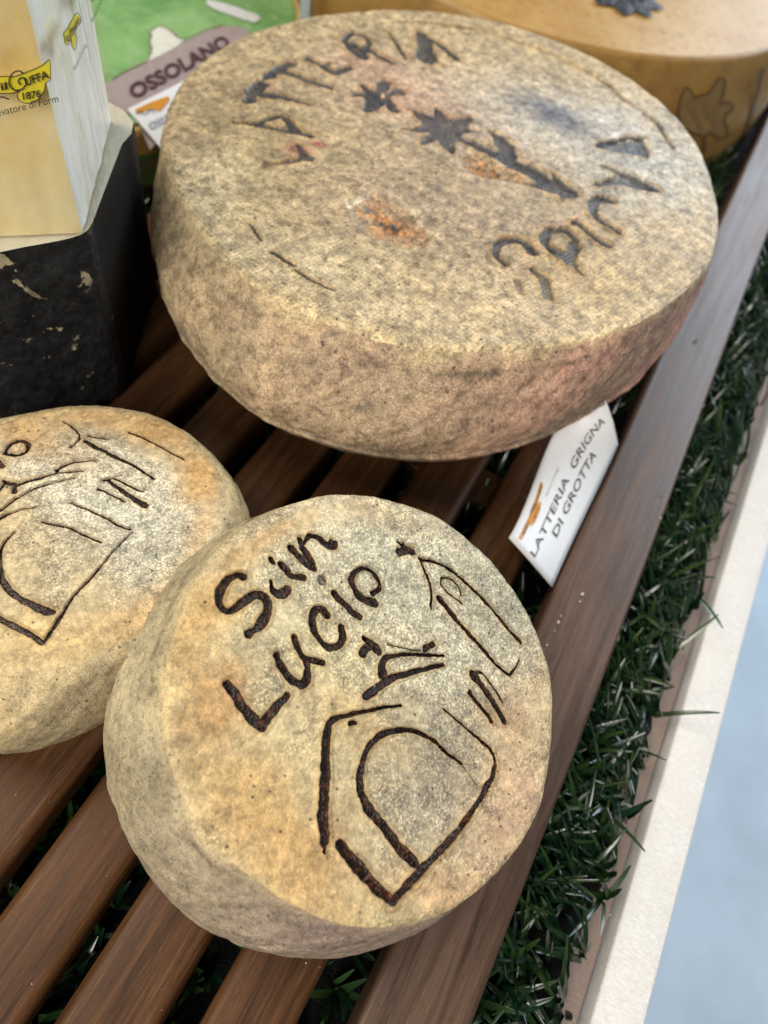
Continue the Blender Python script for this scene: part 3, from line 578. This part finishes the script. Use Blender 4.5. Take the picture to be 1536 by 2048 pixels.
# ---------------------------------------------------------------- black-rinded cheese block
blk = thing('black_rind_cheese', 'tall cut cheese with a flaking black rind under the wrapped wedge', 'cheese', (-.95, .6, 0))
ctl = [(-.641, .575), (-.636, .556), (-.644, .532), (-.672, .488), (-.715, .425), (-.79, .37), (-.89, .335), (-1.02, .33), (-1.15, .38)]
rest = [(-1.24, .50), (-1.22, .70), (-1.05, .79), (-.82, .805), (-.775, .803), (-.745, .790), (-.729, .765), (-.722, .735)]
curve = catmull(ctl, 40); right = np.array([rest[-1]]+[ctl[0]])
def wall(poly, z0, z1, nz, amp, inward=.0):
    poly = np.asarray(poly); tn = np.gradient(poly, axis=0); nn = np.stack([tn[:, 1], -tn[:, 0]], -1); nn /= np.linalg.norm(nn, axis=1)[:, None]
    V = []; s_ = np.r_[0, np.cumsum(np.linalg.norm(np.diff(poly, axis=0), axis=1))]
    for j in range(nz+1):
        z = z0+(z1-z0)*j/nz; d_ = amp*(fbm(s_*22, s_*0+z*22, 4)*1.6+.5*fbm(s_*80, s_*0+z*80, 3)); d_ *= np.clip(np.minimum(s_, s_[-1]-s_)*60, 0, 1)
        V.append(np.c_[poly+nn*d_[:, None], np.full(len(poly), z)])
    return np.array(V)
def grid_faces(a_, b2):
    id_ = np.arange(a_*b2).reshape(a_, b2); return np.stack([id_[:-1, :-1], id_[:-1, 1:], id_[1:, 1:], id_[1:, :-1]], -1).reshape(-1, 4)
m, nt, b = new_mat('flaking_black_rind'); k = N(nt); v = k.coord()
n1 = k.noise(v, 45, 6, .68, .6); n2 = k.noise(v, 160, 5, .7); n3 = k.noise(v, 22, 2)
c = k.mix(k.rng(n2, .4, .7), (.004, .004, .005), (.020, .020, .021)); c = k.mix(k.math('MULTIPLY', k.rng(n1, .605, .62), k.rng(n3, .50, .56)), c, (.36, .30, .19))
k.l(c, b.inputs['Base Color']); b.inputs['Roughness'].default_value = .7; b.inputs['Specular IOR Level'].default_value = .3; k.l(k.bump(n2, .9, .0015), b.inputs['Normal']); M['black'] = m
W = wall(curve[::-1], 0, .33, 50, .007); mesh_obj('flaking_rind', W.reshape(-1, 3), grid_faces(*W.shape[:2]), M['black'], blk)
MB_ = MB(); bp = [tuple(curve[-1])]+rest+[tuple(curve[0])]; bp = np.vstack([np.linspace(bp[i], bp[i+1], 12, endpoint=False) for i in range(len(bp)-1)]+[np.array([bp[-1]])])
W = wall(bp[::-1], 0, .33, 20, .002); mesh_obj('smooth_rind', W.reshape(-1, 3), grid_faces(*W.shape[:2]), plain('black_coating', (.004, .004, .005), .6, .2, (.4, .001), .3, 120), blk)
top = np.vstack([curve, np.array(rest)]); M['paste'] = plain('cream_paste', (.60, .55, .42), .5, .5, (.4, .0006), .08, 300)
MB().add([(x, y_, .3300) for x, y_ in top], [tuple(range(len(top)))[::-1]]).build('cut_face', M['paste'], blk)

# ---------------------------------------------------------------- wrapped wedge
wd = thing('wrapped_cheese_wedge', 'pale yellow cheese wedge in glossy printed film standing on the black cheese', 'cheese', (-.75, .6, .33))
A_ = np.array([-.636, .551]); B_ = A_+(np.array([-.707, .481])-A_)/np.linalg.norm(np.array([-.707, .481])-A_)*.40; D_ = np.array([-.768, .768]); E_ = np.array([-.95, .66])
zt_ = .78
m, nt, b = new_mat('yellow_paste'); k = N(nt); v = k.coord(); n1 = k.noise(v, 22, 3); n2 = k.noise(v, 120, 4)
sx_ = k.n('ShaderNodeSeparateXYZ'); k.l(k.coord(), sx_.inputs[0])
c = k.mix(k.rng(n1, .35, .65), (.84, .60, .20), (.90, .80, .48)); c = k.mix(k.rng(n2, .5, .8, 0, .35), c, (.80, .74, .52)); k.l(c, b.inputs['Base Color']); b.inputs['Roughness'].default_value = .4
b.inputs['Subsurface Weight'].default_value = .15; b.inputs['Subsurface Radius'].default_value = (.01, .006, .003); M['ypaste'] = m
m, nt, b = new_mat('white_film_face'); k = N(nt); n1 = k.noise(k.coord((1, 1, .5)), 40, 4, .5, .8); c = k.mix(k.rng(n1, .25, .5), (.86, .83, .62), (.92, .93, .88)); k.l(c, b.inputs['Base Color'])
b.inputs['Roughness'].default_value = .3; b.inputs['Coat Weight'].default_value = .6; k.l(k.bump(k.noise(k.coord((1, 1, .35)), 90, 4, .6, .5), .4, .002), b.inputs['Normal']); M['pale'] = m
def prism_wall(p, q_, z0, z1, nx, nz, amp, seed, off=0., foot=None):
    t = np.linspace(0, 1, nx); zz = np.linspace(z0, z1, nz); d = q_-p; nn = nrm([d[1], -d[0]]); TT, ZZ = np.meshgrid(t, zz)
    dd = off+amp*(fbm(TT*7+seed, ZZ*6+seed, 3)+.6*fbm(TT*26+seed, ZZ*5, 3))*np.clip(np.minimum(TT, 1-TT)*12, .12, 1)
    X = p[0]+d[0]*TT+nn[0]*dd; Y = p[1]+d[1]*TT+nn[1]*dd; return np.stack([X, Y, ZZ], -1)
W = prism_wall(B_, A_, .332, zt_, 60, 60, .002, 3); mesh_obj('front_face', W.reshape(-1, 3), grid_faces(60, 60), M['ypaste'], wd)
W = prism_wall(A_, D_, .332, zt_, 60, 90, .004, 8); mesh_obj('cut_face', W.reshape(-1, 3), grid_faces(90, 60), M['pale'], wd)
MB().add([(*A_, zt_), (*D_, zt_), (*E_, zt_+0), (*B_, zt_), (*A_, .332), (*D_, .332), (*E_, .332), (*B_, .332)], [(0, 1, 2, 3), (7, 6, 5, 4), (1, 5, 6, 2), (2, 6, 7, 3)]).build('rear_faces', M['ypaste'], wd)
# clear film, wrinkled, 2-3 mm outside the cheese
m, nt, b = new_mat('clear_film'); b.inputs['Base Color'].default_value = (1, 1, 1, 1); b.inputs['Roughness'].default_value = .12; k = N(nt)
tr = k.n('ShaderNodeBsdfTransparent'); gl = k.n('ShaderNodeBsdfGlossy'); gl.inputs['Roughness'].default_value = .10; mx = k.n('ShaderNodeMixShader'); lw = k.n('ShaderNodeLayerWeight'); lw.inputs[0].default_value = .35
wr = k.noise(k.coord((1, 1, .6)), 70, 3, .55, 0); bp_ = k.bump(wr, .45, .003); k.l(bp_, gl.inputs['Normal']); k.l(bp_, lw.inputs['Normal'])
k.l(k.rng(lw.outputs[0], 0, 1, .05, .45), mx.inputs[0]); k.l(tr.outputs[0], mx.inputs[1]); k.l(gl.outputs[0], mx.inputs[2]); k.l(mx.outputs[0], nt.nodes['Material Output'].inputs['Surface']); M['film'] = m
film = np.concatenate([prism_wall(B_, A_, .331, zt_+.01, 70, 80, .007, 21, .005), prism_wall(A_, D_, .331, zt_+.01, 70, 80, .011, 30, .011)], 1)
mesh_obj('plastic_film', film.reshape(-1, 3), grid_faces(80, 140), M['film'], wd)
# prints lie on the film; positions as distances along each face (x) and heights (y)
dfr = (A_-B_)/np.linalg.norm(A_-B_); nfr = nrm([dfr[1], -dfr[0]]); P0f = np.array([*A_, 0]); nf3 = np.array([nfr[0], nfr[1], 0.])
def fmapper(off): return lambda x, y: np.array([*(A_+dfr*x+nfr*off), y])
def f_uv(px, py):
    q_ = on_plane(px, py, P0f+nf3*.011, nf3); return ((q_[:2]-A_)@dfr, q_[2])
def px_text(mb, s, p0, p1, hgt_px, uv, fm, bold=0., shear=0.):
    a_ = np.array(uv(*p0)); b2 = np.array(uv(*p1)); d_ = np.array(p1)-np.array(p0); nl = np.array([d_[1], -d_[0]])/np.linalg.norm(d_); h_ = np.array(uv(p0[0]+nl[0]*hgt_px, p0[1]+nl[1]*hgt_px))-a_
    V, Fc = text_mesh(s, bold); mb.add([fm(*(a_+(b2-a_)*t[0]+h_*t[1])) for t in V], Fc)
def px_poly(mb, pts, uv, fm): mb.add([fm(*uv(*p_)) for p_ in pts], [tuple(range(len(pts)))])
def px_line(mb, pts, wpx, uv, fm):
    P = catmull(pts, 5)
    for i in range(len(P)-1):
        d_ = P[i+1]-P[i]; nl = np.array([-d_[1], d_[0]])/(np.linalg.norm(d_)+1e-9)*wpx/2
        px_poly(mb, [P[i]-nl, P[i]+nl, P[i+1]+nl, P[i+1]-nl], uv, fm)
fm1, fm2, fm3 = fmapper(.0125), fmapper(.0135), fmapper(.0145)
ban = [(-30,152),(10,150),(30,150),(62,138),(84,128),(98,117),(101,135),(100,158),(92,162),(88,178),(76,196),(56,204),(38,198),(34,186),(38,180),(20,184),(-30,182)]
mb = MB(); px_poly(mb, ban, f_uv, fm1); mb.build('logo_print', M['yellow'], wd)
mb = MB(); px_line(mb, ban+[ban[0]], 1.6, f_uv, fm2)
px_line(mb, [(46,142),(36,138),(24,144),(18,158),(22,172),(32,177),(44,174),(52,164),(50,154),(42,152),(36,158),(40,166)], 3.2, f_uv, fm3); px_line(mb, [(18, 195), (4, 190), (-10, 194)], 3, f_uv, fm3)
px_text(mb, 'il', (2, 177), (15, 175), 16, f_uv, fm3, .02); px_text(mb, 'UFFA', (52, 168), (98, 152), 17, f_uv, fm3, .02); px_text(mb, '1876', (46, 196), (82, 190), 15, f_uv, fm3, .02); mb.build('logo_lettering', M['ink'], wd)
mb = MB(); px_text(mb, 'levatore di Form', (-8, 230), (117, 200), 16, f_uv, fm3); mb.build('printed_text', M['ink'], wd)
drt = (D_-A_)/np.linalg.norm(D_-A_); nrt = nrm([drt[1], -drt[0]]); nr3 = np.array([nrt[0], nrt[1], 0.])
def r_uv(px, py): q_ = on_plane(px, py, P0f+nr3*.017, nr3); return ((q_[:2]-A_)@drt, q_[2])
def rm(off): return lambda x, y: np.array([*(A_+drt*x+nrt*off), y])
for dx, dy, sc_ in ((0, 0, 1), (37, -97, 1)):
    t_ = lambda L: [(117+dx+(x-117)*sc_, 85+dy+(y-85)*sc_) for x, y in L]
    bn = t_([(112,65),(122,52),(138,24),(147,32),(147,44),(138,52),(137,64),(140,76),(136,98),(130,92),(128,76),(124,86),(116,86)])
    mb = MB(); px_poly(mb, bn, r_uv, rm(.0235)); mb.build('logo_print', M['yellow'], wd)
    mb = MB(); px_line(mb, bn+[bn[0]], 1.4, r_uv, rm(.0245)); px_text(mb, 'Guffanti', *t_([(122, 82), (147, 38)]), 11, r_uv, rm(.0255), .015); mb.build('logo_lettering', M['ink'], wd)
    mb = MB(); px_text(mb, 'Affinatore di Formaggi', *t_([(134, 140), (158, 88)]), 8, r_uv, rm(.0255)); mb.build('printed_text', M['ink'], wd)

# ---------------------------------------------------------------- rear wheels
def disc_wheel(root, cx, cy, r, z0, z1, mt, ms, tn='top_face', lip=.012, bul=.02, nth=200):
    T = np.linspace(0, 2*math.pi, nth, endpoint=False); rad_ = r*(1+.01*fbm(np.cos(T)*3+4, np.sin(T)*3, 2))
    prof = [(1-lip*.9/r, z1), (1-lip*.25/r, z1-lip*.3), (1, z1-lip)]+[(1+bul/r*math.sin(math.pi*t), z1-lip-(z1-z0-lip)*t) for t in np.linspace(.08, 1, 14)]
    V = [(cx+rad_[i]*p*math.cos(T[i]), cy+rad_[i]*p*math.sin(T[i]), z) for p, z in prof for i in range(nth)]
    np_ = len(prof); Fc = np.array([(j*nth+i, (j+1)*nth+i, (j+1)*nth+(i+1) % nth, j*nth+(i+1) % nth) for j in range(np_-1) for i in range(nth)])
    mesh_obj('side_rind', V, Fc, ms, root)
    ns = 24; V = [(cx+rad_[i]*prof[0][0]*s_*math.cos(T[i]), cy+rad_[i]*prof[0][0]*s_*math.sin(T[i]), z1+.004*fbm(np.array(math.cos(T[i])*s_*6), np.array(math.sin(T[i])*s_*6), 2)*(1-s_)) for s_ in np.linspace(.02, 1, ns) for i in range(nth)]
    Fc = [(j*nth+i, (j+1)*nth+i, (j+1)*nth+(i+1) % nth, j*nth+(i+1) % nth) for j in range(ns-1) for i in range(nth)]+[tuple(range(nth))]
    return MB().add(V, Fc).build(tn, mt, root, smooth=True)
def waxy(name, c1, c2, c3, sc=20, rough=.35):
    m, nt, b = new_mat(name); k = N(nt); v = k.coord(); n1 = k.noise(v, sc, 5, .6, .4); n2 = k.noise(v, sc*7, 4)
    c = k.mix(k.rng(n1, .35, .65), c1, c2); c = k.mix(k.rng(n2, .52, .75, 0, .6), c, c3); k.l(c, b.inputs['Base Color']); b.inputs['Roughness'].default_value = rough; k.l(k.bump(n2, .4, .001), b.inputs['Normal']); return m
M['gold_top'] = waxy('golden_top', (.40, .21, .045), (.50, .31, .11), (.20, .10, .04), 22, .42)
M['gold_top'].node_tree.nodes['Principled BSDF'].inputs['Specular IOR Level'].default_value = .25
M['gold_side'] = waxy('golden_side', (.27, .145, .035), (.38, .22, .06), (.15, .08, .03), 12, .45)
yw = thing('cheese_wheel', 'large waxy golden wheel at the upper right with a maple leaf pressed in its side', 'cheese', (-.651, 2.527, -.124))
CX, CY, CR = -.651, 2.527, .78
disc_wheel(yw, CX, CY, CR, -.124, .24, M['gold_top'], M['gold_side'])
def s_uv(px, py):      # pixel -> (angle, height) on the cylinder of the golden wheel
    r = R@np.array([px-768, 1024-py, -F]); o = np.array([0-CX, 0-CY]); RR = CR+.018
    A2 = r[0]**2+r[1]**2; B2 = 2*(o@r[:2]); C2 = o@o-RR*RR; disc = max(B2*B2-4*A2*C2, 0); t = (-B2-math.sqrt(disc))/(2*A2)
    p_ = CAMP+r*t; return (math.atan2(p_[1]-CY, p_[0]-CX), p_[2])
def sm_(off): return lambda x, y: np.array([CX+(CR+.018+off)*math.cos(x), CY+(CR+.018+off)*math.sin(x), y])
M['brown'] = plain('pressed_brown', (.14, .075, .025), .5); M['dkmark'] = plain('black_stamp', (.006, .005, .005), .4, .3, (1, .003), .4, 150)
zz = lambda L: [(1100+.28385*x, .28385*y) for x, y in L]
leaf = zz([(895,800),(915,690),(950,615),(990,640),(1010,680),(1060,665),(1110,650),(1150,600),(1185,545),(1225,560),(1215,650),(1195,730),(1240,715),(1285,740),(1270,775),(1235,800),(1225,850),(1245,900),(1235,950),(1190,965),(1140,940),(1095,945),(1085,1060),(1068,1060),(1070,960),(1000,930),(930,890)])
mb = MB(); px_line(mb, leaf+[leaf[0]], 4.5, s_uv, sm_(.004)); mb.build('leaf_outline', M['brown'], yw)
mb = MB(); px_poly(mb, leaf, s_uv, sm_(.003)); mb.build('leaf_stamp', plain('leaf_fill', (.27, .17, .06), .5), yw)
mb = MB(); px_line(mb, zz([(1495, 470), (1440, 700), (1390, 900), (1345, 1130)]), 7, s_uv, sm_(.004)); mb.build('side_crease', M['brown'], yw)
# black pressed flower on its top
def t_uv(px, py): q_ = at(px, py, .246); return (q_[0], q_[1])
V = []; Fc = []
fcx, fcy = t_uv(1245, -12)
for i_ in range(9):
    a_ = i_*2*math.pi/9+.2; L_ = .100; wd_ = .030; base = len(V); n_ = 8
    for j in range(n_+1):
        t = j/n_; r_ = .01+L_*t; hw = wd_*math.sin(math.pi*min(1, t*.93+.05))**.8
        for s_ in (-1, 0, 1):
            V.append((fcx+r_*math.cos(a_)-s_*hw*math.sin(a_), fcy+r_*math.sin(a_)+s_*hw*math.cos(a_), .246+(.007 if s_ == 0 else 0)*math.sin(math.pi*t)))
    for j in range(n_):
        for s_ in (0, 1): q0 = base+j*3+s_; Fc.append((q0, q0+3, q0+4, q0+1))
MB().add(V, Fc).build('flower_stamp', M['dkmark'], yw, smooth=True)
# green labelled wheel
GX, GY, GR, GZ = -1.56, 1.42, .635, .055
gw = thing('cheese_wheel', 'cheese wheel with a green paper label reading OSSOLANO behind the big wheel', 'cheese', (GX, GY, -.1))
M['green'] = waxy('green_paper', (.14, .30, .09), (.26, .44, .17), (.40, .52, .33), 18, .38)
disc_wheel(gw, GX, GY, GR, -.1, GZ, plain('yellow_rind_top', (.45, .33, .12), .5), M['gold_side'])
T = np.linspace(0, 2*math.pi, 160, endpoint=False)
MB().add([(GX+(GR-.025)*math.cos(t), GY+(GR-.025)*math.sin(t), GZ+.006) for t in T], [tuple(range(160))]).build('paper_label', M['green'], gw)
T2 = np.linspace(0, 2*math.pi, 161)
for z0_, z1_, mt_, nm_ in ((-.055, .020, M['green'], 'side_label'), (-.012, .004, plain('label_band', (.42, .30, .20), .5, .5, None, .4, 500), 'label_band')):
    o_ = .020 if nm_ == 'side_label' else .0225
    W = np.array([[(GX+(GR+o_+.002*math.sin(3.1*(z-.0)))*math.cos(t), GY+(GR+o_)*math.sin(t), z) for t in T2] for z in np.linspace(z0_, z1_, 4)]); mesh_obj(nm_, W.reshape(-1, 3), grid_faces(4, 161), mt_, gw)
def g_uv(px, py): q_ = at(px, py, GZ+.008); return (q_[0], q_[1])
gm_ = lambda off: (lambda x, y: np.array([x, y, GZ+.006+off]))
mb = MB(); px_poly(mb, [(180,190),(225,158),(250,142),(290,122),(335,100),(375,80),(410,62),(440,52),(470,52),(500,62),(480,100),(350,240),(300,300),(270,230),(230,226),(180,228)], g_uv, gm_(.002)); mb.build('label_banner', plain('grey_banner', (.34, .27, .26), .45), gw)
mb = MB(); px_poly(mb, [(285,128),(300,112),(304,98),(300,84),(304,72),(300,66),(312,56),(325,54),(338,60),(350,72),(370,80),(350,96),(320,112)], g_uv, gm_(.003)); mb.build('map_print', plain('pale_map', (.66, .64, .56), .45), gw)
mb = MB(); px_poly(mb, [(415,0),(430,2),(470,14),(515,30),(520,40),(508,46),(470,34),(430,20),(412,8)], g_uv, gm_(.003)); mb.build('white_strip', plain('pale_strip', (.62, .62, .60), .45), gw)
mb = MB(); px_line(mb, [(225,160),(250,145),(290,126),(300,112),(304,98),(300,84),(304,72),(300,66),(312,56),(325,54),(340,62),(355,76),(375,78),(410,62),(450,50)], 1.6, g_uv, gm_(.004)); mb.build('label_outline', M['brown'], gw)
mb = MB(); px_text(mb, 'OSSOLANO', (268, 201), (463, 92), 30, g_uv, gm_(.0045), .035); mb.build('printed_text', plain('maroon_ink', (.075, .035, .04), .45), gw)
# its card
oc = thing('price_card', 'small white card with an orange logo leaning on the green-labelled cheese', 'label', at(300, 230, GZ+.03))
O0 = np.array([at(255, 218, GZ+.045), at(395, 148, GZ+.045), at(326, 300, GZ+.012)])
nn = nrm(np.cross(O0[1]-O0[0], O0[2]-O0[0])); nn = nn if nn[2] > 0 else -nn
O0 = np.array([O0[0], O0[1], on_plane(440, 262, O0[0], nn), O0[2]])
V = [*O0, *(O0-nn*.003)]; MB().add(V, [(0, 1, 2, 3), (7, 6, 5, 4), (0, 4, 5, 1), (1, 5, 6, 2), (2, 6, 7, 3), (3, 7, 4, 0)]).build('card_sheet', M['card'], oc)
uo = nrm(O0[1]-O0[0]); vo = np.cross(nn, uo)
def o_uv(px, py): q_ = on_plane(px, py, O0[0], nn)-O0[0]; return (q_@uo, q_@vo)
om = lambda off: (lambda x, y: O0[0]+uo*x+vo*y+nn*off)
mb = MB(); px_poly(mb, [(270,220),(300,206),(336,193),(340,200),(328,214),(320,224),(305,218),(290,222),(275,230)], o_uv, om(.0015)); mb.build('logo_print', M['orange'], oc)
mb = MB(); px_line(mb, [(272,228),(280,224),(290,230),(300,222),(310,226)], 1.6, o_uv, om(.0025)); mb.build('logo_lettering', M['ink'], oc)
mb = MB(); px_text(mb, 'OSSOLANO', (302, 262), (392, 218), 16, o_uv, om(.0025)); mb.build('printed_text', plain('blue_ink', (.09, .14, .20), .4), oc)

# ---------------------------------------------------------------- small cut cheeses seen at the very top
def wedge(label, cx, cy, rot, L_, wd_, z0, z1, mt):
    t_ = thing('cheese_wedge', label, 'cheese', (cx, cy, z0))
    ca, sa = math.cos(rot), math.sin(rot); arc = [(L_*math.cos(q_), L_*math.sin(q_)) for q_ in np.linspace(-wd_, wd_, 10)]; pts = [(0, 0)]+arc
    P = [(cx+x*ca-y_*sa, cy+x*sa+y_*ca) for x, y_ in pts]; n_ = len(P)
    MB().add([(*p_, z0) for p_ in P]+[(*p_, z1) for p_ in P], [tuple(range(n_))[::-1], tuple(range(n_, 2*n_)), (0, 1, n_+1, n_), (n_-1, 0, n_, 2*n_-1)]).build('paste', mt, t_)
    MB().add([(*p_, z_) for z_ in (z0, z1) for p_ in P[1:]], [(i, i+1, n_+i, n_-1+i) for i in range(n_-2)]).build('rind', M['gold_side'], t_)
    return t_
p_ = at(612, 18, .10)
post = MB().add(*bar(-.014, .014, -.006, .006, -.124, .16, .004, 0, 2, 2)); post.v = [(x+p_[0], y+p_[1], z) for x, y, z in post.v]
tag(post.build('metal_strip', plain('grey_metal', (.40, .44, .46), .4), None, (p_[0], p_[1], -.124)), 'narrow grey upright strip at the top edge between green-labelled and golden wheels', 'metal strip')
import bmesh
bm = bmesh.new()
for px, py, r_ in [(1165,1188,6),(1160,1203,4),(1122,1232,3),(1117,1244,6),(1109,1262,2.5),(1094,1290,3.5),(1321,1036,4),(605,1833,2),(612,1926,2),(1220,1830,2)]:
    z_ = .006 if px > 1000 else .002; q_ = at(px, py, z_); r0 = r_/1400*.55
    for v_ in bmesh.ops.create_icosphere(bm, subdivisions=2, radius=1)['verts']:
        j_ = 1+.35*(random.random()-.5); v_.co = Vector(((q_[0]+v_.co.x*r0*j_*.8)*S, (q_[1]+v_.co.y*r0*j_*1.3)*S, (q_[2]+v_.co.z*r0*.6*j_)*S))
me = bpy.data.meshes.new('cheese_crumbs'); bm.to_mesh(me); bm.free(); me.materials.append(plain('crumb', (.62, .56, .44), .7))
cr_ = bpy.data.objects.new('cheese_crumbs', me); C.collection.objects.link(cr_); cr_['kind'] = 'stuff'; tag(cr_, 'tiny pale cheese crumbs scattered on the outer rail', 'crumbs')
